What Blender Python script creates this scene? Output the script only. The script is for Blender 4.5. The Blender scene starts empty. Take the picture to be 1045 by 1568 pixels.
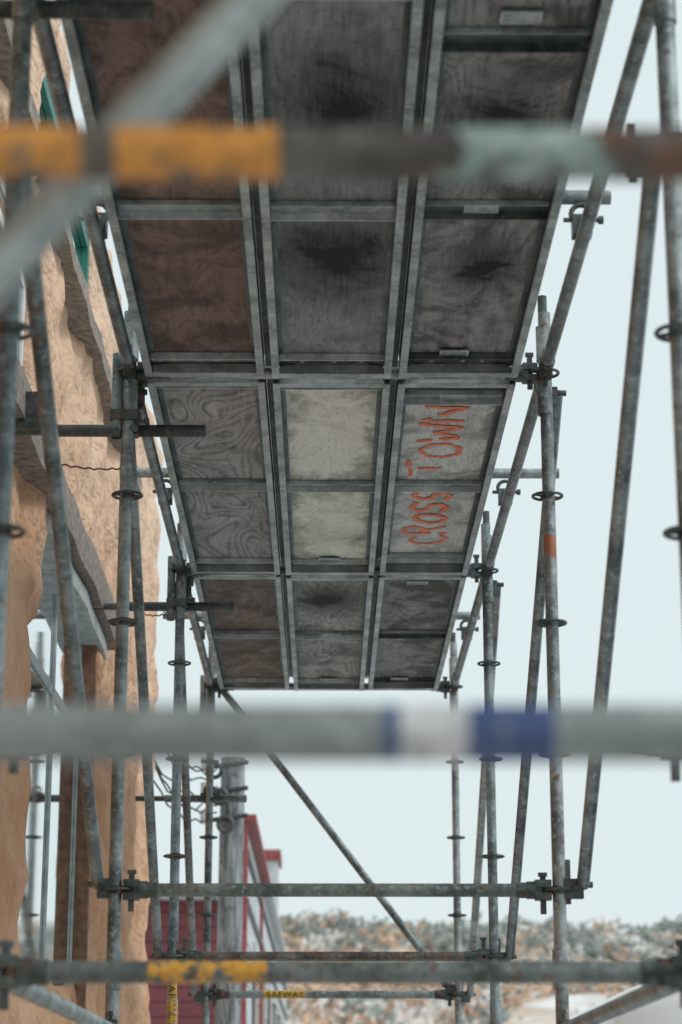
import bpy, math, random
from mathutils import Vector, noise, Matrix
random.seed(7)
sc=bpy.context.scene
sc.view_settings.view_transform='Standard'
sc.view_settings.look='None'
sc.view_settings.exposure=0
E=1.5
F=3300.0
TH=math.radians(16.08); A=math.atan(0.00713)
fw=Vector((math.sin(A)*math.cos(TH),math.cos(A)*math.cos(TH),math.sin(TH)))
rt=Vector((math.cos(A),-math.sin(A),0)); up=rt.cross(fw)
def ray(px,py): return fw+rt*((px-522.5)/F)+up*((784-py)/F)
def P(px,py,Y):
    d=ray(px,py); t=Y/d.y; return (t*d.x, Y, t*d.z+E)
def PX(px,py,Y): return P(px,py,Y)[0]
def PZ(px,py,Z):
    d=ray(px,py); t=(Z-E)/d.z; return (t*d.x,t*d.y,Z)
# ---------------- camera
cam=bpy.data.cameras.new('camera'); co=bpy.data.objects.new('camera',cam); sc.collection.objects.link(co)
co.location=(0,0,E); co.rotation_euler=(math.pi/2+TH,0,-A)
cam.sensor_fit='VERTICAL'; cam.sensor_height=36; cam.sensor_width=24; cam.lens=F/1568*36
cam.clip_start=0.05; cam.clip_end=6000
cam.dof.use_dof=True; cam.dof.focus_distance=9.4; cam.dof.aperture_fstop=3.0
sc.camera=co
# ---------------- world
w=bpy.data.worlds.new('World'); sc.world=w; w.use_nodes=True
nt=w.node_tree; bg=nt.nodes['Background']
sky=nt.nodes.new('ShaderNodeTexSky'); sky.sky_type='NISHITA'; sky.sun_disc=False
sky.sun_elevation=math.radians(48); sky.sun_rotation=math.radians(110); sky.dust_density=4; sky.air_density=1.5
mx=nt.nodes.new('ShaderNodeMix'); mx.data_type='RGBA'; mx.inputs[0].default_value=0.94
nt.links.new(sky.outputs[0],mx.inputs[6]); mx.inputs[7].default_value=(7.75,8.75,8.95,1)
nt.links.new(mx.outputs[2],bg.inputs[0]); bg.inputs[1].default_value=0.1
sl=bpy.data.lights.new('sun','SUN'); sl.energy=1.5; sl.angle=math.radians(14); sl.color=(1,.97,.93)
so=bpy.data.objects.new('sun',sl); sc.collection.objects.link(so)
el=math.radians(48); az=math.radians(110)
sd=Vector((math.sin(az)*math.cos(el),math.cos(az)*math.cos(el),math.sin(el)))
so.rotation_euler=sd.to_track_quat('Z','Y').to_euler()
# ---------------- materials
class NT:
    def __init__(s,name):
        s.m=bpy.data.materials.new(name); s.m.use_nodes=True; s.t=s.m.node_tree
        s.b=s.t.nodes['Principled BSDF']
        g=s.n('ShaderNodeNewGeometry'); s.pos=g.outputs['Position']
    def n(s,t): return s.t.nodes.new(t)
    def l(s,a,b): s.t.links.new(a,b)
    def setin(s,i,v):
        if isinstance(v,bpy.types.NodeSocket): s.l(v,i)
        else: i.default_value=v
    def map(s,scale,loc=(0,0,0),vec=None):
        n=s.n('ShaderNodeMapping'); n.inputs['Scale'].default_value=scale; n.inputs['Location'].default_value=loc
        s.l(vec or s.pos,n.inputs[0]); return n.outputs[0]
    def noise(s,vec,scale,detail=4,rough=.55,dist=0):
        n=s.n('ShaderNodeTexNoise'); s.l(vec,n.inputs['Vector']); n.inputs['Scale'].default_value=scale
        n.inputs['Detail'].default_value=detail; n.inputs['Roughness'].default_value=rough; n.inputs['Distortion'].default_value=dist
        return n.outputs['Fac']
    def math(s,op,a,b=0,c=None):
        n=s.n('ShaderNodeMath'); n.operation=op; s.setin(n.inputs[0],a); s.setin(n.inputs[1],b)
        if c is not None: s.setin(n.inputs[2],c)
        return n.outputs[0]
    def rng(s,v,a,b,c=0,d=1):
        n=s.n('ShaderNodeMapRange'); s.l(v,n.inputs[0])
        for i,x in enumerate((a,b,c,d)): n.inputs[i+1].default_value=x
        return n.outputs[0]
    def mix(s,f,a,b,mode='MIX'):
        n=s.n('ShaderNodeMix'); n.data_type='RGBA'; n.blend_type=mode
        s.setin(n.inputs[0],f)
        for i,v in ((6,a),(7,b)):
            if isinstance(v,tuple): n.inputs[i].default_value=(*v[:3],1)
            else: s.l(v,n.inputs[i])
        return n.outputs[2]
    def sep(s,v=None):
        n=s.n('ShaderNodeSeparateXYZ'); s.l(v or s.pos,n.inputs[0]); return n.outputs
    def bump(s,h,st=.3,d=.01):
        n=s.n('ShaderNodeBump'); n.inputs['Strength'].default_value=st; n.inputs['Distance'].default_value=d
        s.l(h,n.inputs['Height']); s.l(n.outputs[0],s.b.inputs['Normal'])
    def out(s,col,rough=.6,metal=0.,spec=None):
        if isinstance(col,tuple): s.b.inputs['Base Color'].default_value=(*col[:3],1)
        else: s.l(col,s.b.inputs['Base Color'])
        s.setin(s.b.inputs['Roughness'],rough); s.setin(s.b.inputs['Metallic'],metal)
        if spec is not None: s.b.inputs['Specular IOR Level'].default_value=spec
        return s.m
def steel(name,base=(.32,.385,.405),dark=(.10,.122,.13),rustamt=.3,seed=0,patches=(),metal=.4,rough=.42):
    s=NT(name); v=s.map((1,1,1),(seed*3.1,seed*1.7,seed))
    n1=s.noise(v,6,3,.65); n2=s.noise(v,45,3,.65); n3=s.noise(v,16,4,.7,.6)
    c=s.mix(s.rng(n1,.38,.64),dark,base)
    c=s.mix(s.rng(n2,.54,.7,0,.6),c,tuple(min(.8,x*1.7) for x in base))
    c=s.mix(s.rng(n2,.30,.40,.6,0),c,tuple(x*.5 for x in dark))
    r=s.rng(n3,.68-.16*rustamt,.74-.16*rustamt,0,.85)
    rc=s.mix(s.rng(n2,.35,.65),(.085,.05,.035),(.22,.11,.065))
    c=s.mix(r,c,rc)
    met=s.math('MULTIPLY',s.math('SUBTRACT',1.0,r),metal)
    xyz=s.sep()
    if patches: n5=s.noise(v,22,5,.75)
    for (ax,a,b,col,thr,soft) in patches:
        q=s.math('ADD',xyz[ax],s.math('MULTIPLY',s.math('SUBTRACT',n3,.5),soft))
        m=s.math('MULTIPLY',s.math('GREATER_THAN',q,a),s.math('LESS_THAN',q,b))
        m=s.math('MULTIPLY',m,s.rng(n5,thr,thr+.05,0,.95))
        c=s.mix(m,c,s.mix(s.rng(n2,.35,.6),tuple(x*.7 for x in col),col)); met=s.math('MULTIPLY',met,s.math('SUBTRACT',1.0,m))
    return s.out(c,s.rng(n2,.3,.7,rough-.12,rough+.22),met)
M_STEEL=[steel('steel_tube_a',seed=1),steel('steel_tube_b',(.29,.35,.37),(.08,.105,.112),.55,2),steel('steel_tube_c',(.42,.475,.485),(.16,.185,.195),.3,3)]
M_DARK=steel('steel_dark',(.10,.12,.125),(.035,.043,.046),.5,4)
M_COUP=steel('steel_coupler',(.12,.155,.155),(.04,.055,.055),.8,5)
M_ALU=steel('deck_rail_metal',(.46,.55,.575),(.20,.25,.265),-.2,6,metal=.3,rough=.45)
M_ALU2=steel('deck_rail_metal_dark',(.13,.165,.17),(.045,.06,.065),.2,7)
M_BRIGHT=steel('deck_edge_bright',(.68,.77,.79),(.38,.44,.46),-.5,8,metal=.3,rough=.4)
def simple(name,col,rough=.6,metal=0,var=.3,scale=12,spec=None):
    s=NT(name); n=s.noise(s.pos,scale,4,.6)
    c=s.mix(s.rng(n,.3,.7),tuple(x*(1-var) for x in col),tuple(min(1,x*(1+var)) for x in col))
    return s.out(c,rough,metal,spec)
def plywood(name,col,seed,stain=None,ring=.5,blot=.5,centre=None):
    s=NT(name)
    v=s.map((3.4,1.25,1),(seed*5.3,seed*7.7,seed*2.1))
    n=s.noise(v,1.0,1.5,.4,.55)
    big=s.noise(s.map((1,.8,1),(seed*9,seed*4,0)),4.2,5,.66,.6)
    mid=s.noise(s.map((1.6,.7,1),(seed*3,seed*8,4)),9,4,.7,.3)
    fib=s.noise(s.map((150,5,1),(seed,seed,seed)),1,3,.65)
    rings=s.math('SINE',s.math('ADD',s.math('MULTIPLY',n,112.0),s.math('MULTIPLY',fib,1.6)))
    line=s.math('POWER',s.rng(rings,-1,1),2.2)
    line=s.math('MULTIPLY',line,s.rng(mid,.36,.56,.15,1))
    sp=s.noise(s.map((1,1,1),(seed*2,0,0)),60,2,.6)
    base=tuple(col)
    c=s.mix(s.math('MULTIPLY',line,ring),base,tuple(x*.22 for x in base))
    c=s.mix(s.rng(fib,.35,.72,0,.45),c,tuple(min(1,x*1.6) for x in base))
    c=s.mix(s.rng(mid,.55,.72,0,.45),c,tuple(min(.9,x*1.9) for x in base))
    c=s.mix(s.rng(big,.46,.60,0,blot),c,tuple(x*.17 for x in base))
    c=s.mix(s.rng(sp,.62,.68,0,.7),c,tuple(x*.22 for x in base))
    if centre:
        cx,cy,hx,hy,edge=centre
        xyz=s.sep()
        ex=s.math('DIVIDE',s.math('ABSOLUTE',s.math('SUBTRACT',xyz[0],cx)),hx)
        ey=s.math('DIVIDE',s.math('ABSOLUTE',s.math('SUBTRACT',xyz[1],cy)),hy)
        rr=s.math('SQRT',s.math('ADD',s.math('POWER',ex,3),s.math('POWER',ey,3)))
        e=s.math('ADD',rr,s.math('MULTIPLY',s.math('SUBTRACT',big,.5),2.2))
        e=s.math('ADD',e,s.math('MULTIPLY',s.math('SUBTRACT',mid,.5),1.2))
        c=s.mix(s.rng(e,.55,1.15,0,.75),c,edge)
    if stain:
        for (sx,sy,r) in stain:
            d=s.n('ShaderNodeVectorMath'); d.operation='DISTANCE'
            mv=s.map((1.35,.75,0)); s.l(mv,d.inputs[0]); d.inputs[1].default_value=(sx*1.35,sy*.75,0)
            dd=s.math('ADD',d.outputs['Value'],s.math('MULTIPLY',s.math('SUBTRACT',big,.5),.75))
            dd=s.math('ADD',dd,s.math('MULTIPLY',s.math('SUBTRACT',fib,.5),.14))
            c=s.mix(s.rng(dd,r*.15,r*1.05,.97,0),c,(.008,.009,.010))
    return s.out(c,.75,0,.3)
# ---------------- mesh builder
class MB:
    def __init__(s): s.v=[];s.f=[];s.mi=[];s.mats=[];s.sm=[]
    def mat(s,m):
        if m not in s.mats: s.mats.append(m)
        return s.mats.index(m)
    def add(s,vs,fs,m,smooth=False):
        o=len(s.v); s.v+= [tuple(x) for x in vs]; i=s.mat(m)
        for f in fs: s.f.append(tuple(o+k for k in f)); s.mi.append(i); s.sm.append(smooth)
    def box(s,a,b,m):
        x0,x1=sorted((a[0],b[0]));y0,y1=sorted((a[1],b[1]));z0,z1=sorted((a[2],b[2]))
        vs=[Vector((x,y,z)) for z in (z0,z1) for y in (y0,y1) for x in (x0,x1)]
        s.add(vs,[(0,2,3,1),(4,5,7,6),(0,1,5,4),(2,6,7,3),(0,4,6,2),(1,3,7,5)],m)
    def cyl(s,p,q,r,m,seg=20,r2=None,hollow=True):
        p=Vector(p);q=Vector(q);d=(q-p); d.normalize()
        a=d.orthogonal().normalized(); b=d.cross(a); r2=r if r2 is None else r2
        vs=[]
        for j in range(2):
            c=p+(q-p)*j; rr=r+(r2-r)*j
            for i in range(seg):
                an=2*math.pi*i/seg; vs.append(c+(a*math.cos(an)+b*math.sin(an))*rr)
        s.add(vs,[(i,(i+1)%seg,seg+(i+1)%seg,seg+i) for i in range(seg)],m,True)
        for c,dd,rr in ((p,-1,r),(q,1,r2)):
            vs=[];
            for rad,off in ((rr,0),(rr*.82,0),(rr*.82,-.02 if hollow else 0)):
                for i in range(seg):
                    an=2*math.pi*i/seg; vs.append(c+(a*math.cos(an)+b*math.sin(an))*rad+d*dd*off)
            fs=[(i,(i+1)%seg,seg+(i+1)%seg,seg+i) for i in range(seg)]
            if hollow: fs+=[(seg+i,seg+(i+1)%seg,2*seg+(i+1)%seg,2*seg+i) for i in range(seg)]
            fs.append(tuple(range(2*seg,3*seg)))
            s.add(vs,fs,m)
    def torus(s,c,R,r,m,axis='Z',flat=1.0,n=24,k=8):
        vs=[];c=Vector(c)
        for i in range(n):
            a=2*math.pi*i/n
            for j in range(k):
                b=2*math.pi*j/k; rad=R+r*math.cos(b); h=r*flat*math.sin(b)
                p=(rad*math.cos(a),rad*math.sin(a),h)
                if axis=='Y': p=(p[0],p[2],p[1])
                if axis=='X': p=(p[2],p[0],p[1])
                vs.append(c+Vector(p))
        fs=[(i*k+j,((i+1)%n)*k+j,((i+1)%n)*k+(j+1)%k,i*k+(j+1)%k) for i in range(n) for j in range(k)]
        s.add(vs,fs,m,True)
    def obj(s,name,parent=None):
        me=bpy.data.meshes.new(name); me.from_pydata(s.v,[],s.f)
        for m in s.mats: me.materials.append(m)
        me.polygons.foreach_set('material_index',s.mi); me.polygons.foreach_set('use_smooth',s.sm)
        me.update()
        o=bpy.data.objects.new(name,me); sc.collection.objects.link(o)
        if parent: o.parent=parent
        return o
def empty(name):
    o=bpy.data.objects.new(name,None); sc.collection.objects.link(o); return o
def wirecurve(pts,r,m,mb,seg=6):
    for a,b in zip(pts,pts[1:]): mb.cyl(a,b,r,m,seg,hollow=False)
# ---------------- scaffolding
SC=empty('scaffolding')
YS=[-1.28,1.77,4.82,7.87,10.92,13.97]
XL,XR=-.757,.843
KZ=lambda k: E+.845+.496*k
ZD=KZ(4)
TR=.0242
def head(mb,x,y,z,dx,dy):
    d=Vector((dx,dy,0)).normalized(); n=Vector((-d.y,d.x,0)); c=Vector((x,y,z))
    R=Matrix((d,n,Vector((0,0,1)))).transposed()
    def bx(a,b,m):
        x0,x1=sorted((a[0],b[0]));y0,y1=sorted((a[1],b[1]));z0,z1=sorted((a[2],b[2]))
        vs=[c+R@Vector((p,q,r)) for r in (z0,z1) for q in (y0,y1) for p in (x0,x1)]
        mb.add(vs,[(0,2,3,1),(4,5,7,6),(0,1,5,4),(2,6,7,3),(0,4,6,2),(1,3,7,5)],m)
    bx((.026,-.024,.010),(.085,.024,.036),M_COUP)
    bx((.026,-.024,-.036),(.085,.024,-.010),M_COUP)
    bx((.062,-.019,-.030),(.115,.019,.030),M_COUP)
    t=random.uniform(-.015,.02)
    bx((.045,-.005,-.075+t),(.066,.005,.06+t),M_COUP)
    bx((.040,-.008,.06+t),(.072,.008,.074+t),M_COUP)
    mb.cyl(c+d*.085,c+d*.15,.0285,M_COUP,16)
def rosette(mb,x,y,z,rot=.3):
    mb.torus((x,y,z),.055,.0065,M_COUP,flat=.9)
    for i in range(4):
        a=rot+i*math.pi/2
        mb.cyl((x+.022*math.cos(a),y+.022*math.sin(a),z),(x+.054*math.cos(a),y+.054*math.sin(a),z),.006,M_COUP,8,hollow=False)
    mb.cyl((x,y,z-.014),(x,y,z+.014),.0275,M_COUP,20,hollow=False)
def clamp(mb,c):
    c=Vector(c)
    mb.box(c-Vector((.032,.028,.035)),c+Vector((.032,.028,.035)),M_COUP)
    mb.torus(c,.034,.009,M_COUP,'X',1.6,16,6); mb.torus(c+Vector((0,0,.045)),.034,.009,M_COUP,'Y',1.6,16,6)
    mb.cyl(c+Vector((-.06,.0,.025)),c+Vector((.055,.0,.025)),.0085,M_COUP,8,hollow=False)
    mb.cyl(c+Vector((.055,.0,.025)),c+Vector((.072,.0,.025)),.014,M_COUP,6,hollow=False)
    mb.cyl(c+Vector((.02,-.05,-.02)),c+Vector((.02,.05,-.02)),.0085,M_COUP,8,hollow=False)
    mb.cyl(c+Vector((.02,-.068,-.02)),c+Vector((.02,-.05,-.02)),.014,M_COUP,6,hollow=False)
tops={-1.28:E+4.9,1.77:E+4.9,4.82:E+4.9,7.87:P(828,480,7.87)[2],10.92:P(741,803,10.92)[2],13.97:P(697,985,13.97)[2]}
ymat=steel('post_label_paint',seed=9,patches=[(2,P(260,1568,10.92)[2]-.2,P(260,1495,10.92)[2],(.62,.36,.05),.40,.02)])
rustpost=steel('post_rust_band',(.38,.42,.43),(.13,.15,.16),.4,12,patches=[(2,P(840,856,7.87)[2],P(840,822,7.87)[2],(.42,.15,.07),.44,.05)])
for i,Y in enumerate(YS):
    for side,X in (('l',XL),('r',XR)):
        mb=MB(); m=M_STEEL[(i*2+(side=='r'))%3]
        if Y==7.87 and side=='r': m=rustpost
        if Y==10.92 and side=='l': m=ymat
        lx=random.uniform(-.008,.008)
        mb.cyl((X,Y,.06),(X+lx,Y,tops[Y]),TR,m,24)
        mb.cyl((X,Y,.012),(X,Y,.35),.017,M_COUP,16); mb.box((X-.075,Y-.075,.004),(X+.075,Y+.075,.012),M_COUP)
        mb.cyl((X,Y,.28),(X,Y,.31),.05,M_COUP,8,hollow=False)
        for k in range(-3,9):
            z=KZ(k)
            if z<tops[Y]-.03: rosette(mb,X,Y,z,random.uniform(0,1.5))
        for z in (KZ(0)-.3,KZ(4)-.12,KZ(4)+.1):
            if z+.1<tops[Y]: mb.cyl((X,Y,z-.05),(X,Y,z+.09),.0285,m,20)
        if tops[Y]<E+4:
            mb.cyl((X,Y,tops[Y]-.01),(X,Y,tops[Y]+.07),.018,M_COUP,14)
        if side=='l' and Y>7:
            mb.cyl((X-.050,Y-.01,ZD-.27),(X-.050,Y-.01,ZD+.07),.021,M_STEEL[1],16)
            mb.box((X-.073,Y-.035,ZD-.20),(X+.03,Y+.03,ZD-.16),M_COUP)
        mb.obj('standard_post',SC)
def led(Y,z,m,name='transverse_ledger'):
    mb=MB(); mb.cyl((XL+.09,Y,z),(XR-.09,Y,z),TR,m,28)
    head(mb,XL,Y,z,1,0); head(mb,XR,Y,z,-1,0); mb.obj(name,SC)
X_=PX
front_top=steel('rail_paint_orange_teal',(.17,.175,.165),(.075,.07,.065),.8,21,patches=[
    (0,X_(-60,250,1.77),X_(128,250,1.77),(.84,.40,.09),.45,.03),(0,X_(180,250,1.77),X_(425,250,1.77),(.86,.40,.08),.42,.02),
    (0,X_(690,250,1.77),X_(925,250,1.77),(.36,.52,.52),.44,.12),(0,X_(720,250,1.77),X_(880,250,1.77),(.60,.68,.68),.54,.12)],metal=.2)
front_mid=steel('rail_label_paint',(.34,.40,.41),(.24,.285,.295),-.1,22,patches=[
    (0,X_(588,1112,1.77),X_(612,1112,1.77),(.06,.12,.30),.0,.006),(0,X_(612,1112,1.77),X_(715,1112,1.77),(.74,.80,.84),.38,.006),
    (0,X_(715,1112,1.77),X_(848,1112,1.77),(.05,.10,.29),.40,.006)],metal=.3)
low=steel('rail_worn_orange',(.22,.26,.26),(.08,.10,.10),.6,23,patches=[(0,X_(228,1493,4.82),X_(410,1493,4.82),(.80,.42,.06),.47,.03)])
low2=steel('rail_worn_yellow',(.22,.26,.26),(.08,.10,.10),.5,24,patches=[(0,X_(240,1140,4.82),X_(415,1140,4.82),(.75,.40,.08),.46,.03)])
rusty=steel('rail_rusty',(.22,.22,.21),(.07,.065,.06),1.1,25)
lab=steel('rail_sticker',seed=26,patches=[(0,X_(404,1519,13.97),X_(468,1519,13.97),(.66,.44,.06),.0,.0)])
led(1.77,KZ(0),front_top); led(1.77,KZ(-1)-.03,front_mid)
led(4.82,KZ(0),low2); led(4.82,KZ(-1)-.01,low)
led(7.87,KZ(0),steel('rail_green_grey',(.24,.29,.28),(.09,.115,.11),.6,27)); led(10.92,KZ(0),rusty); led(13.97,KZ(0),lab)
for Y in YS:
    led(Y,KZ(-3),M_STEEL[0]); led(Y,ZD,M_STEEL[2] if Y!=10.92 else M_DARK)
for a,b in zip(YS,YS[1:]):
    for X in (XL,XR):
        levels=[KZ(4),KZ(-3)]
        if a in (1.77,4.82,-1.28): levels.append(KZ(-1))
        for z in levels:
            mb=MB(); mb.cyl((X,a+.09,z),(X,b-.09,z),TR,random.choice(M_STEEL[:2]),20)
            head(mb,X,a,z,0,1); head(mb,X,b,z,0,-1); mb.obj('longitudinal_runner',SC)
def brace(p,q,m,name='diagonal_brace'):
    mb=MB(); p=Vector(p);q=Vector(q); mb.cyl(p,q,TR*.97,m,20)
    for e in (p,q):
        s=-1 if e.x>0 else 1
        mb.box(e+Vector((0,-.02,-.05)),e+Vector((s*.07,.02,.02)),M_COUP)
        mb.cyl(e+Vector((-s*.035,0,0)),e+Vector((s*.08,0,0)),.012,M_COUP,10,hollow=False)
        mb.box(e+Vector((s*.045,-.005,-.07)),e+Vector((s*.065,.005,.09)),M_COUP)
    mb.obj(name,SC)
brace((PX(893,1352,7.87),7.87,KZ(0)+.02),(PX(1001,222,4.90),4.90,KZ(3)),M_STEEL[0])
brace((PX(150,1352,7.87),7.87,KZ(0)+.02),(PX(32,222,4.90),4.90,KZ(3)),M_STEEL[1])
brace((XR+.075,10.92,KZ(0)),(XR+.055,7.93,KZ(4)-.06),M_STEEL[1])
brace((XL-.075,10.92,KZ(0)),(XL-.02,7.93,KZ(4)-.06),M_STEEL[1])
brace((XR+.075,13.97,KZ(0)),(XR+.055,10.98,KZ(4)-.06),M_STEEL[2])
brace((XL-.075,13.97,KZ(0)),(XL-.02,10.98,KZ(4)-.06),M_STEEL[1])
mb=MB(); mb.cyl(P(330,1042,14.03),P(694,1520,14.03),TR,M_STEEL[1],20)
clamp(mb,P(326,1046,14.0)); clamp(mb,P(692,1516,14.0)); mb.obj('diagonal_brace',SC)
mb=MB()
near=steel('near_brace_paint',(.42,.49,.50),(.30,.35,.36),-.1,31)
p1=Vector(P(395,-10,1.86)); p0=Vector(P(12,392,1.86)); d=p1-p0
mb.cyl(p0-d*1.05,p1+d*1.6,TR,near,28); mb.obj('diagonal_brace',SC)
for (ya,pl,pr,yy) in ((6.60,120,935,302),(9.75,207,856,725),(12.63,250,735,943)):
    z=P(800,yy,ya)[2]; xa=PX(pl,yy,ya); xb=PX(pr,yy,ya)
    mb=MB(); mb.cyl((xa,ya,z),(xb,ya,z),TR,M_STEEL[2],20)
    clamp(mb,(XL,ya-.02,ZD+.05)); clamp(mb,(XR,ya-.02,ZD+.05)); mb.obj('putlog_tube',SC)
WX=-1.25
for (Y,px,py) in ((4.90,235,15),(7.95,315,660),(11.0,358,929),(14.05,378,1223)):
    p=P(px,py,Y); mb=MB()
    mb.cyl((WX+.2,Y,p[2]),p,TR,M_DARK if Y!=14.05 else M_STEEL[1],20)
    mb.cyl((WX-.02,Y,p[2]),(WX+.22,Y,p[2]),.018,M_COUP,12,hollow=False)
    clamp(mb,(XL-.0,Y-.04,p[2]));
    if Y==7.95: mb.box((WX-.05,Y-.06,p[2]-.01),(WX+.185,Y+.03,p[2]+.14),M_DARK)
    mb.obj('wall_tie_tube',SC)
redwire=simple('red_wire',(.25,.05,.04))
mb=MB()
for (a,b,Y) in (((88,710),(200,716),7.9),((205,936),(262,939),10.95)):
    pts=[]
    for i in range(17):
        t=i/16; q=P(a[0]+(b[0]-a[0])*t,a[1]+(b[1]-a[1])*t+5*math.sin(t*3.1)+1.5*math.sin(t*40),Y); pts.append(q)
    wirecurve(pts,.0035,redwire,mb)
mb.obj('tie_wire',SC)
# ---------------- decks
ZB=ZD-.03; ZP=ZB+.055
cols=[(-.697,-.240),(-.209,.248),(.279,.736)]
def deckbox(mb,x0,x1,y0,y1,z0,z1,m): mb.box((x0,y0,z0),(x1,y1,z1),m)
def spec(b,c,h):
    if b<=2:
        if c==0: return ((.23,.165,.145),.5,.6)
        if c==1: return ((.29,.33,.34),.4,.35)
        return ((.31,.32,.33),.75,.75)
    if b==3:  # this bay's paler plywood colours stand in for more light reaching it
        if c==0: return ((.38,.385,.385),.95,.35)
        if c==1: return ((.88,.92,.86) if h==0 else (.84,.89,.78),.2,.25)
        return ((.64,.70,.71),.35,.4)
    if c==0: return ((.20,.175,.165),.5,.6)
    if c==1: return ((.35,.385,.385),.9,.6)
    return ((.26,.285,.285),.6,.8)
q=PZ(512,392,ZP); q2=PZ(525,165,ZP); q3=PZ(505,915,ZP); q4=PZ(742,405,ZP); q5=PZ(760,180,ZP)
for bi,(ya,yb) in enumerate(zip(YS,YS[1:])):
    for ci,(x0,x1) in enumerate(cols):
        mb=MB(); y0,y1=ya+.035,yb-.035; dz=random.uniform(-.004,.004); zb=ZB+dz; zp=ZP+dz; yo=random.uniform(-.012,.012)
        y0+=yo;y1+=yo
        for s,xe in ((1,x0),(-1,x1)):
            deckbox(mb,xe,xe+s*.004,y0,y1,zb+.004,zb+.10,M_ALU2)
            deckbox(mb,xe,xe+s*.028,y0,y1,zb,zb+.004,M_ALU)
            deckbox(mb,xe+s*.024,xe+s*.028,y0,y1,zb+.004,zb+.014,M_BRIGHT)
            deckbox(mb,xe+s*.004,xe+s*.045,y0,y1,zp-.006,zp-.002,M_ALU2)
        if ci<2: deckbox(mb,x1+.001,x1+.030,y0-.05,y1+.05,zb+.083+bi*.0027,zb+.085+bi*.0027,M_DARK)  # dark strip added over the plank gap to shut out light
        xi0,xi1=x0+.029,x1-.029
        for (e,sg) in ((y0,1),(y1,-1)):
            deckbox(mb,xi0,xi1,e,e+sg*.045,zb+.002,zb+.006,M_ALU)
            deckbox(mb,xi0,xi1,e,e+sg*.004,zb+.006,zb+.07,M_BRIGHT)
            deckbox(mb,xi0,xi1,e+sg*.065,e+sg*.13,zp-.014,zp-.003,M_ALU2 if ci!=0 else M_ALU)
            deckbox(mb,xi0,xi1,e+sg*.13,e+sg*.136,zp-.030,zp-.003,M_BRIGHT if ci!=2 else M_ALU2)
            for fx in (.25,.5,.75):
                xx=xi0+(xi1-xi0)*fx+random.uniform(-.02,.02); mb.cyl((xx,e+sg*.095,zp-.022),(xx,e+sg*.095,zp-.014),.009,M_ALU,10,hollow=False)
            for fx in (.15,.85):
                xx=x0+(x1-x0)*fx
                mb.box((xx-.02,e-sg*.03,zb+.055),(xx+.02,e+sg*.02,zb+.075),M_ALU2)
        ym=(y0+y1)/2
        mids=[ym]
        if ci==2 and bi==2: mids.append(PZ(800,52,zp)[1])
        if ci==2 and bi==3: mids+= [y0+.26,y1-.22]
        for k,yc in enumerate(mids):
            dk=(ci==2 and bi!=3)
            deckbox(mb,xi0,xi1,yc-.035,yc+.035,zp-.010,zp-.003,M_ALU2 if (dk or bi>=4) else M_ALU)
            deckbox(mb,xi0,xi1,yc+.035,yc+.040,zp-.036,zp-.003,M_ALU2 if dk else M_BRIGHT)
            deckbox(mb,xi0,xi1,yc-.040,yc-.035,zp-.020,zp-.003,M_ALU)
        if ci>0:
            for yc in (ym,y1-.16,y0+.26):
                if random.random()<(.95 if ci==2 else .5):
                    xx=(x0+x1)/2+random.uniform(-.03,.03)
                    for (a,b2,c2,d2) in ((-.055,.055,-.03,-.024),(-.055,.055,.024,.03),(-.055,-.049,-.024,.024),(.049,.055,-.024,.024)):
                        deckbox(mb,xx+a,xx+b2,yc+c2,yc+d2,zp-.017,zp-.011,M_BRIGHT)
                    deckbox(mb,xx-.049,xx+.049,yc-.024,yc+.024,zp-.015,zp-.0115,M_ALU)
        for h in (0,1):
            c,rg,bl=spec(bi,ci,h); st=None; ce=None
            if ci==1 and bi==2: st=[(q[0],q[1],.42),(q2[0],q2[1],.38)]
            if ci==1 and bi==4: st=[(q3[0],q3[1],.32)]
            if ci==2 and bi==2: st=[(q4[0],q4[1],.22),(q5[0],q5[1]+.1,.30)]
            a,b2=(y0+.005,ym-.001) if h==0 else (ym+.001,y1-.005)
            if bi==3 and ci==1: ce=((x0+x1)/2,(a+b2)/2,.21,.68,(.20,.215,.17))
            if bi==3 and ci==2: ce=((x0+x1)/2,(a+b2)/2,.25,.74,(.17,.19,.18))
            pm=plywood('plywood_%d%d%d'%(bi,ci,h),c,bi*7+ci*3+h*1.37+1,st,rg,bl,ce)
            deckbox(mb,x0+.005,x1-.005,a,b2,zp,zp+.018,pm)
        mb.obj('deck_plank',SC)
# graffiti
orange=NT('orange_spray_paint'); n_=orange.noise(orange.pos,45,4,.7)
M_OR=orange.out(orange.mix(orange.rng(n_,.35,.6),(.62,.13,.07),(1.0,.27,.12)),.6)
L={'C':[[(.85,.85),(.5,1),(.15,.8),(.05,.45),(.2,.1),(.55,0),(.9,.15)]],
'R':[[(.1,0),(.1,1),(.6,1),(.8,.78),(.6,.55),(.1,.5)],[(.4,.5),(.85,0)]],
'O':[[(.5,1),(.15,.8),(.08,.4),(.3,.03),(.65,.03),(.9,.35),(.82,.8),(.5,1)]],
'S':[[(.85,.85),(.5,1),(.15,.8),(.3,.55),(.7,.45),(.88,.2),(.5,0),(.1,.15)]],
'T':[[(.0,.95),(1,1)],[(.5,1),(.45,0)]],
'W':[[(.0,1),(.2,0),(.5,.65),(.75,0),(1.05,1.1)]],
'N':[[(.1,0),(.12,1),(.85,.05),(.88,1.1)]]}
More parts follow.
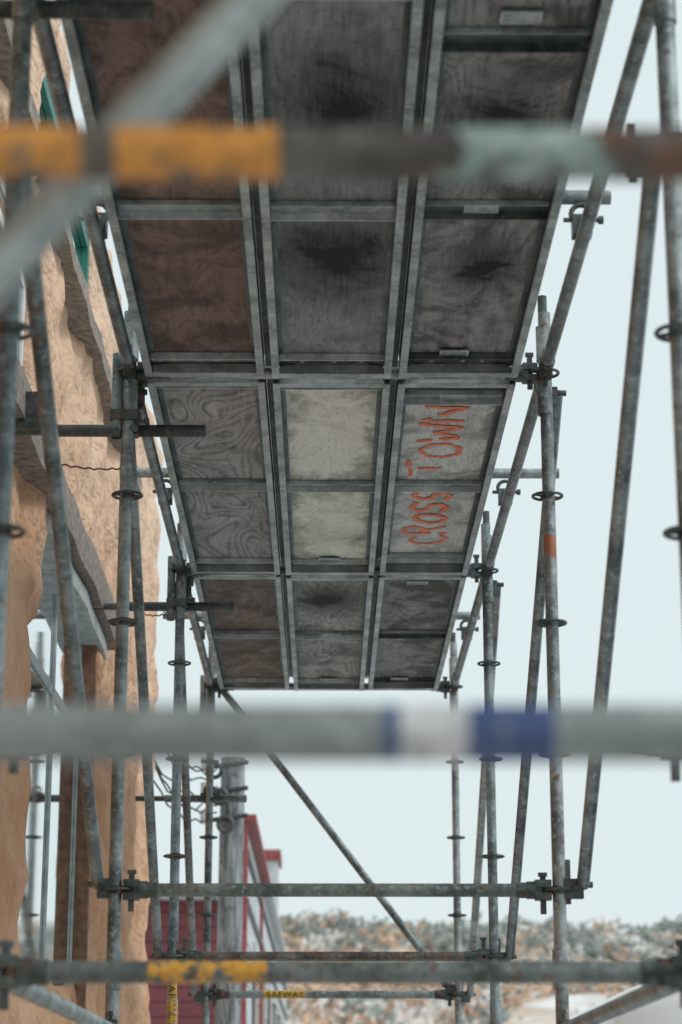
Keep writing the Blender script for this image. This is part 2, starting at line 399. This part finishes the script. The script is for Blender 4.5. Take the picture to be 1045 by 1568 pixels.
def graffiti(text,ps,pe,pxl,pxr,pxl2,pxr2,name):
    mb=MB(); zz=ZP-.0045; n=len(text); cnt=0
    def W(u,v):
        a=Vector(PZ(pxr,ps,zz)); b=Vector(PZ(pxl,ps,zz)); c=Vector(PZ(pxr2,pe,zz)); d=Vector(PZ(pxl2,pe,zz))
        return (a*(1-v)+b*v)*(1-u)+(c*(1-v)+d*v)*u
    def dot(c,r):
        nonlocal cnt
        cnt+=1; k=7; vs=[c+Vector((math.cos(i*6.283/k)*r*random.uniform(.7,1.2),math.sin(i*6.283/k)*r*1.4*random.uniform(.7,1.2),-cnt*.000004)) for i in range(k)]
        mb.add(vs,[tuple(range(k))],M_OR)
    for i,ch in enumerate(text):
        sh=random.uniform(-.1,.1); sc_=random.uniform(.85,1.12); sk=random.uniform(-.12,.12)
        for st in L[ch]:
            pts=[W((i+.02+.92*x+sk*(y-.5))/n,y*sc_+sh) for x,y in st]
            wob=random.uniform(.010,.014)
            for a,b in zip(pts,pts[1:]):
                m_=max(2,int((b-a).length/.005))
                for t in range(m_):
                    c=a.lerp(b,t/m_); c=c+Vector(noise.noise_vector(c*9))*.014; c.z=zz
                    if noise.noise(c*14)<-.38: continue
                    dot(c,wob*random.uniform(.75,1.15))
                    if random.random()<.6:
                        o=Vector((random.gauss(0,.018),random.gauss(0,.03),0)); dot(c+o,random.uniform(.0015,.0035))
    mb.obj(name,SC)
graffiti('CROSS',834,750,620,676,628,690,'spray_graffiti_letters')
graffiti('TOWN',728,618,632,694,668,722,'spray_graffiti_letters')
bl_=simple('label_ink',(.03,.03,.02))
def label(body,loc,rot,size,name='label_text'):
    tc=bpy.data.curves.new(name,'FONT'); tc.body=body; tc.size=size; tc.space_character=1.25; tc.extrude=.0003; tc.materials.append(bl_)
    to=bpy.data.objects.new(name,tc); sc.collection.objects.link(to); to.parent=SC; to.location=loc; to.rotation_euler=rot
p=P(409,1524,13.97); label('SAFWAY',(p[0],13.97-.0265,KZ(0)-.018),(math.pi/2,0,0),.052)
p=P(254,1500,10.92); label('SAFWAY',(XL-.016,10.92-.0265,p[2]),(math.pi/2,math.pi/2,0),.05)
# ---------------- stucco building
SB=empty('stucco_building')
def stucco(name,c1,c2):
    s=NT(name); a=s.noise(s.pos,1.3,4,.6,.2); b=s.noise(s.map((1,.8,1)),5,3,.55); c=s.noise(s.pos,30,3,.6)
    col=s.mix(s.rng(a,.36,.62),c1,c2)
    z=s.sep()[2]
    col=s.mix(s.rng(z,E+1.8,E+4.5,0,.6),col,(.80,.65,.52))  # painted paler with height, standing in for open sky light on the top
    col=s.mix(s.rng(b,.52,.70,0,.35),col,tuple(x*.7 for x in c1))
    col=s.mix(s.rng(c,.54,.74,0,.22),col,tuple(x*.6 for x in c1))
    col=s.mix(s.rng(c,.30,.42,.25,0),col,(.82,.72,.62))
    s.bump(s.math('ADD',s.math('MULTIPLY',b,3),s.math('MULTIPLY',c,.45)),1,.03)
    return s.out(col,.9,0,.2)
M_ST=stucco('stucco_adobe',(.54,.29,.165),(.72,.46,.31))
M_TIM=simple('weathered_timber',(.24,.21,.19),.85,0,.5,25)
M_BRN=simple('brown_timber',(.22,.12,.075),.8,0,.4,20)
M_GRYB=simple('grey_board',(.40,.45,.46),.8,0,.25,15)
M_TEAL=simple('teal_paint',(.02,.17,.14),.5,0,.2,10)
M_WHT=simple('white_painted_wood',(.6,.63,.64),.6,0,.1,8)
g=NT('window_glass'); M_GL=g.out((.86,.92,.94),.04,1.0)
g=NT('dark_window_glass'); M_GLD=g.out((.10,.13,.15),.1,.5)
cs=.085
OPEN=[(9.15,11.45,E+.62,E+2.58),(6.6,8.75,E+3.0,E+3.72),(8.6,10.75,E+4.15,E+4.7),(1.5,4.0,E+.3,E+2.5)]
Y0w,Y1w,Z1w=-5.0,15.5,E+4.93
ny=int((Y1w-Y0w)/cs); nz=int(Z1w/cs); sy=(Y1w-Y0w)/ny; sz=Z1w/nz
def isopen(i,j):
    y=Y0w+(i+.5)*sy; z=(j+.5)*sz
    return any(a<y<b and c<z<d for a,b,c,d in OPEN)
def solid(i,j): return 0<=i<ny and 0<=j<nz and not isopen(i,j)
vd={}; vs=[]; fs=[]
def fv(i,j,back=0):
    k=(i,j,back)
    if k in vd: return vd[k]
    y=Y0w+i*sy; z=j*sz; x=WX
    q=Vector((x*1.0,y,z)); nn=sum(1 for a in (-1,0) for b in (-1,0) if solid(i+a,j+b))
    dv=noise.noise_vector(q*2.0)*.05+noise.noise_vector(q*4.5)*.05+noise.noise_vector(q*11)*.016
    if nn<4: dv+=Vector((-.03,0,0)); dv+=noise.noise_vector(q*3.5+Vector((9,9,9)))*.04
    if back: x-=.36; dv=Vector((0,dv.y*.6,dv.z*.6))
    if j==0: dv.z=0
    vd[k]=len(vs); vs.append((x+dv.x,y+dv.y,z+dv.z)); return vd[k]
for i in range(ny):
    for j in range(nz):
        if not solid(i,j): continue
        fs.append((fv(i,j),fv(i,j+1),fv(i+1,j+1),fv(i+1,j)))
        for (di,dj,a,b) in ((-1,0,(i,j),(i,j+1)),(1,0,(i+1,j+1),(i+1,j)),(0,-1,(i+1,j),(i,j)),(0,1,(i,j+1),(i+1,j+1))):
            if not solid(i+di,j+dj): fs.append((fv(*a),fv(*a,1),fv(*b,1),fv(*b)))
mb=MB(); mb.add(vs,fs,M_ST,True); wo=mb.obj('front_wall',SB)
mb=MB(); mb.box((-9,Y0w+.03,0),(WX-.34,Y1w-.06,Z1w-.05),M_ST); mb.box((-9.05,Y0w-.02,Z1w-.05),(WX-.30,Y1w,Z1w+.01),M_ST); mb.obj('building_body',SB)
def window(y0,y1,z0,z1,xg,mf,name,t=.05,pr=.012):
    mb=MB(); mb.box((xg-.02,y0-.02,z0-.02),(xg,y1+.02,z1+.02),M_GL)
    for yy in (y0,(y0+y1)/2-t/2,y1-t): mb.box((xg+.001,yy,z0),(xg+pr,yy+t,z1),mf)
    for zz in (z0,z1-t,z0+(z1-z0)*.72): mb.box((xg+.002,y0+.001,zz),(xg+pr-.002,y1-.001,zz+t),mf)
    mb.obj(name,SB)
window(9.13,11.40,E+.60,E+2.58,WX-.075,M_GRYB,'window')
window(6.6,8.75,E+3.0,E+3.72,WX-.07,M_WHT,'window')
window(8.6,10.75,E+4.15,E+4.7,WX-.06,M_TEAL,'window',.07,.035)
window(1.5,4.0,E+.3,E+2.5,-1.36,M_TEAL,'window')
mb=MB(); mb.box((WX-.10,11.38,E+.6),(WX+.01,11.45,E+2.6),M_BRN); mb.obj('window_jamb',SB)
def plank(a,b,m,name,nseg=30):
    mb=MB(); x0,x1=a[0],b[0]; vs=[];fs=[]
    for i in range(nseg+1):
        y=a[1]+(b[1]-a[1])*i/nseg
        for (x,z) in ((x0,a[2]),(x1,a[2]),(x1,b[2]),(x0,b[2])):
            dv=noise.noise_vector(Vector((x,y*2.5,z)))*.018; vs.append((x+dv.x,y,z+dv.z))
    for i in range(nseg):
        for k in range(4): fs.append((i*4+k,i*4+(k+1)%4,(i+1)*4+(k+1)%4,(i+1)*4+k))
    fs+= [(3,2,1,0),tuple(nseg*4+k for k in range(4))]
    mb.add(vs,fs,m); mb.obj(name,SB)
plank((WX-.1,6.3,E+2.64),(WX+.085,12.0,E+2.82),M_TIM,'lintel_beam')
plank((WX-.2,9.1,E+2.53),(WX+.045,11.7,E+2.61),M_GRYB,'lintel_soffit')
plank((WX-.05,6.0,E+3.90),(WX+.07,13.2,E+4.00),M_TIM,'trim_board')
plank((WX-.1,1.2,E+2.5),(WX+.06,4.3,E+2.72),M_TIM,'lintel_beam')
# ---------------- red building
RB=empty('red_building')
def siding(name,c,step=.16,axis=2,dirt=.4):
    s=NT(name); z=s.sep()[axis]; f=s.math('FRACT',s.math('DIVIDE',z,step))
    n=s.noise(s.pos,3,6,.65)
    col=s.mix(s.rng(n,.4,.7,0,dirt),c,tuple(x*.45 for x in c))
    col=s.mix(s.math('GREATER_THAN',f,.9),col,tuple(x*.35 for x in c))
    s.bump(f,.6,.02); return s.out(col,.7)
M_RED=siding('red_siding',(.22,.065,.08)); M_REDP=simple('red_trim',(.33,.08,.08))
M_LS=siding('pale_siding',(.66,.71,.74),.45,2,.8); M_RF=siding('metal_roof',(.35,.38,.4),.3,0)
xr=PX(376,1300,24); zt=P(376,1257,24)[2]; zl=P(280,1380,24)[2]
mb=MB()
mb.box((-7,24,0),(xr-.13,50,zl),M_RED)
mb.box((xr-.13,24.001,0),(xr,24.12,zt),M_RED)
mb.box((xr-.128,24.12,0),(xr-.001,50,zt-.02),M_LS)
mb.obj('walls',RB)
mb=MB()
mb.box((xr-.1,23.95,0),(xr+.03,24.05,zt+.06),M_REDP)
for k in range(7):
    y=26+k*3.6
    if k in (1,): mb.box((xr,y,0),(xr+.04,y+.22,zt-.05),M_REDP)
    mb.box((xr,y+.8,E+.9),(xr+.03,y+2.3,E+2.1),M_GLD);
    mb.box((xr,y+.7,E+2.12),(xr+.05,y+2.4,E+2.24),M_WHT)
for z in (zt-.35,zt-.9): mb.box((xr+.002,24.2,z),(xr+.035,50,z+.07),M_DARK)
mb.box((xr-.18,23.9,zt),(xr+.12,32,zt+.06),M_REDP); mb.box((xr-.18,32.01,zt),(xr+.12,50.2,zt+.06),M_WHT)
mb.box((-7.2,23.8,zl),(xr-.13,50.2,zl+.08),M_RF)
mb.box((-1.95,23.96,.02),(-1.15,24.0,2.1),M_WHT); mb.box((-1.88,23.95,.06),(-1.22,23.962,2.03),M_RED)
mb.obj('trim_and_windows',RB)
mb=MB()
a=P(400,1315,40); b=P(426,1297,40)
mb.box((a[0],40,zt-.3),(b[0],41.2,b[2]-.25),M_WHT); mb.box((a[0]-.05,39.95,b[2]-.25),(b[0]+.05,41.25,b[2]-.05),M_REDP)
mb.obj('rooftop_chimney',RB)
# ---------------- utility pole
UP=empty('utility_pole')
s=NT('weathered_pole_wood'); v=s.map((14,14,1.6)); n1=s.noise(v,1.6,6,.7,.5); n2=s.noise(s.pos,9,4,.6)
c=s.mix(s.rng(n1,.38,.62),(.12,.13,.14),(.40,.45,.48)); c=s.mix(s.rng(n2,.55,.7,0,.7),c,(.06,.06,.065)); s.bump(n1,.8,.03); M_POLE=s.out(c,.9)
px_=PX(350,1300,18); zt2=P(350,1160,18)[2]
mb=MB(); mb.cyl((px_,18,-.3),(px_+.03,18,zt2),.115,M_POLE,24,.10,hollow=False); mb.obj('pole_shaft',UP)
mb=MB()
for k,z in enumerate((zt2-.1,zt2-.32,zt2-.55)):
    mb.cyl((px_-.22,17.9,z),(px_+.16,17.9,z+.05),.02,M_DARK,8); mb.torus((px_-.12+.05*k,17.86,z-.03),.06,.018,M_DARK,'Y'); mb.cyl((px_-.2,17.9,z-.02),(px_-.2,17.9,z+.09),.035,M_WHT,10,hollow=False)
mb.obj('brackets',UP)
mb=MB(); cab=simple('black_cable',(.02,.02,.022))
random.seed(3)
for k in range(7):
    a=Vector((px_-.1,17.9,zt2-.05-.07*k)); b=Vector((WX-.02,15.4,E+3.0-.09*k+random.uniform(-.05,.05))); pts=[]
    sag=random.uniform(.05,.35)
    for i in range(13):
        t=i/12; q_=a.lerp(b,t); q_.z-=sag*4*t*(1-t); q_.z+=.02*math.sin(i*2+k); pts.append(q_)
    wirecurve(pts,.007,cab,mb)
mb.obj('cables',UP)
# ---------------- parked van
PV=empty('parked_van')
M_VAN=simple('van_white_paint',(.86,.88,.89),.3,0,.03,2); M_TYRE=simple('tyre_rubber',(.03,.03,.03),.8)
vx,vy=P(915,1530,14)[0],14.0; W_,Ln,H=2.0,5.2,P(980,1500,14)[2]+.06
prof=[(0,.45),(-.0,1.0),(.02,1.45),(.06,1.9),(.12,H-.24),(.24,H-.10),(.46,H-.02),(.75,H)]
vs=[];fs=[]
ys=[0,.05,.2,.6,3.6,4.2,4.9,5.2]; hs=[.97,.99,1,1,1,.96,.62,.55]
ring2=prof+[(W_-dx,z) for dx,z in reversed(prof)]
for y,h in zip(ys,hs):
    for (dx,z) in ring2:
        zz=.45+(z-.45)*h; vs.append((vx+dx+(0.04 if y in(0,5.2) else 0)*(1 if dx<1 else -1),vy+y,zz))
nr=len(ring2)
for j in range(len(ys)-1):
    for i in range(nr): fs.append((j*nr+i,j*nr+(i+1)%nr,(j+1)*nr+(i+1)%nr,(j+1)*nr+i))
fs+=[tuple(reversed(range(nr))),tuple((len(ys)-1)*nr+i for i in range(nr))]
mb=MB(); mb.add(vs,fs,M_VAN,True); mb.obj('body',PV)
mb=MB(); mb.box((vx+.35,vy-.012,1.1),(vx+.95,vy+.03,1.7),M_GLD); mb.box((vx+1.05,vy-.012,1.1),(vx+1.65,vy+.03,1.7),M_GLD)
mb.box((vx+.0,vy+3.0,1.35),(vx+.12,vy+4.0,1.85),M_GLD); mb.box((vx+.05,vy-.08,.4),(vx+1.95,vy+.0,.6),M_DARK)
mb.obj('windows_and_bumper',PV)
mb=MB()
for yy in (1.0,4.2):
    for xx in (.0,W_-.22): mb.cyl((vx+xx,vy+yy,.34),(vx+xx+.22,vy+yy,.34),.34,M_TYRE,28,hollow=True)
mb.obj('wheels',PV)
# ---------------- terrain
def hgt(x,y):
    d=math.hypot(x*.25,y)
    t=max(0,min(1,(d-70)/270.0)) if y>0 else 0
    z=31.5*(t**1.15)
    if t>0: z+=noise.noise(Vector((x*.012,y*.012,3)))*5*min(1,t*2)+noise.noise(Vector((x*.05,y*.05,8)))*1.6*min(1,t*3)
    if t>=1: z-= (d-340)*.01
    return z
xs=[-1500,-900,-600,-450]+[-360+i*8 for i in range(91)]+[450,600,900,1500]
yl=[-1500,-600,-200,-50,0,30,60]+[70+i*6 for i in range(60)]+[450,520,650,900,1500,3000]
vs=[(x,y,hgt(x,y)) for y in yl for x in xs]; nx=len(xs)
fs=[(j*nx+i,j*nx+i+1,(j+1)*nx+i+1,(j+1)*nx+i) for j in range(len(yl)-1) for i in range(nx-1)]
s=NT('dry_hillside'); a=s.noise(s.pos,.05,5,.65,.3); b=s.noise(s.pos,.14,4,.7); c_=s.noise(s.pos,1.2,3,.6)
c=s.mix(s.rng(a,.42,.58),(.60,.54,.48),(.56,.40,.30)); c=s.mix(s.rng(b,.48,.56,0,.85),c,(.78,.80,.81)); c=s.mix(s.rng(c_,.6,.7,0,.4),c,(.30,.27,.24))  # hill colours lightened to paint in haze
M_H=s.out(c,.95,0,.1)
mb=MB(); mb.add(vs,fs,M_H,True); mb.obj('ground')
shr=[simple('shrub_rust',(.42,.28,.20),.9,0,.3,.5),simple('shrub_olive',(.25,.28,.26),.9,0,.3,.5),simple('shrub_pale',(.60,.58,.55),.9,0,.25,.5),simple('shrub_orange',(.58,.40,.28),.9,0,.3,.5)]  # distance haze is put into these lightened shrub colours
mb=MB(); random.seed(11)
for k in range(3200):
    y=random.uniform(90,350); x=random.uniform(-.12*y-15,.24*y+25)
    z=hgt(x,y); top=y>300
    dens=noise.noise(Vector((x*.03,y*.012,1)))+.4*noise.noise(Vector((x*.09,y*.04,5)))
    if dens<-.08 and not top: continue
    r=random.uniform(.6,1.8)*(1.4 if top else 1); m=random.choices(shr,(1,8,1,1) if top else ((4,1,3,6) if dens>.15 else (3,4,5,2)))[0]
    for _ in range(26):
        d=Vector((random.gauss(0,1),random.gauss(0,1),random.gauss(0,.8))).normalized()*r*random.uniform(.35,1.1)
        c=Vector((x,y,z+r*.6))+Vector((d.x*1.3,d.y,d.z*.7)); sz_=r*random.uniform(.15,.34)
        u=Vector((random.gauss(0,1),random.gauss(0,1),random.gauss(0,1))).normalized(); t=u.orthogonal().normalized()
        mb.add([c-u*sz_,c+t*sz_*.8,c+u*sz_,c-t*sz_*.8],[(0,1,2,3)],m)
mb.obj('hillside_shrubs')
mb=MB(); M_CON=simple('concrete',(.58,.61,.61),.9,0,.12,3)
mb.box((-1.22,-20,-.05),(2.2,60,.004),M_CON); mb.obj('sidewalk')
mb=MB(); mb.box((2.2,-20,-.05),(2.35,60,.0),M_CON); mb.obj('kerb')
mb=MB(); mb.add([(2.36,-20,.008),(11,-20,.008),(11,60,.008),(2.36,60,.008)],[(0,1,2,3)],simple('asphalt',(.09,.09,.092),.9,0,.2,6)); mb.obj('road')
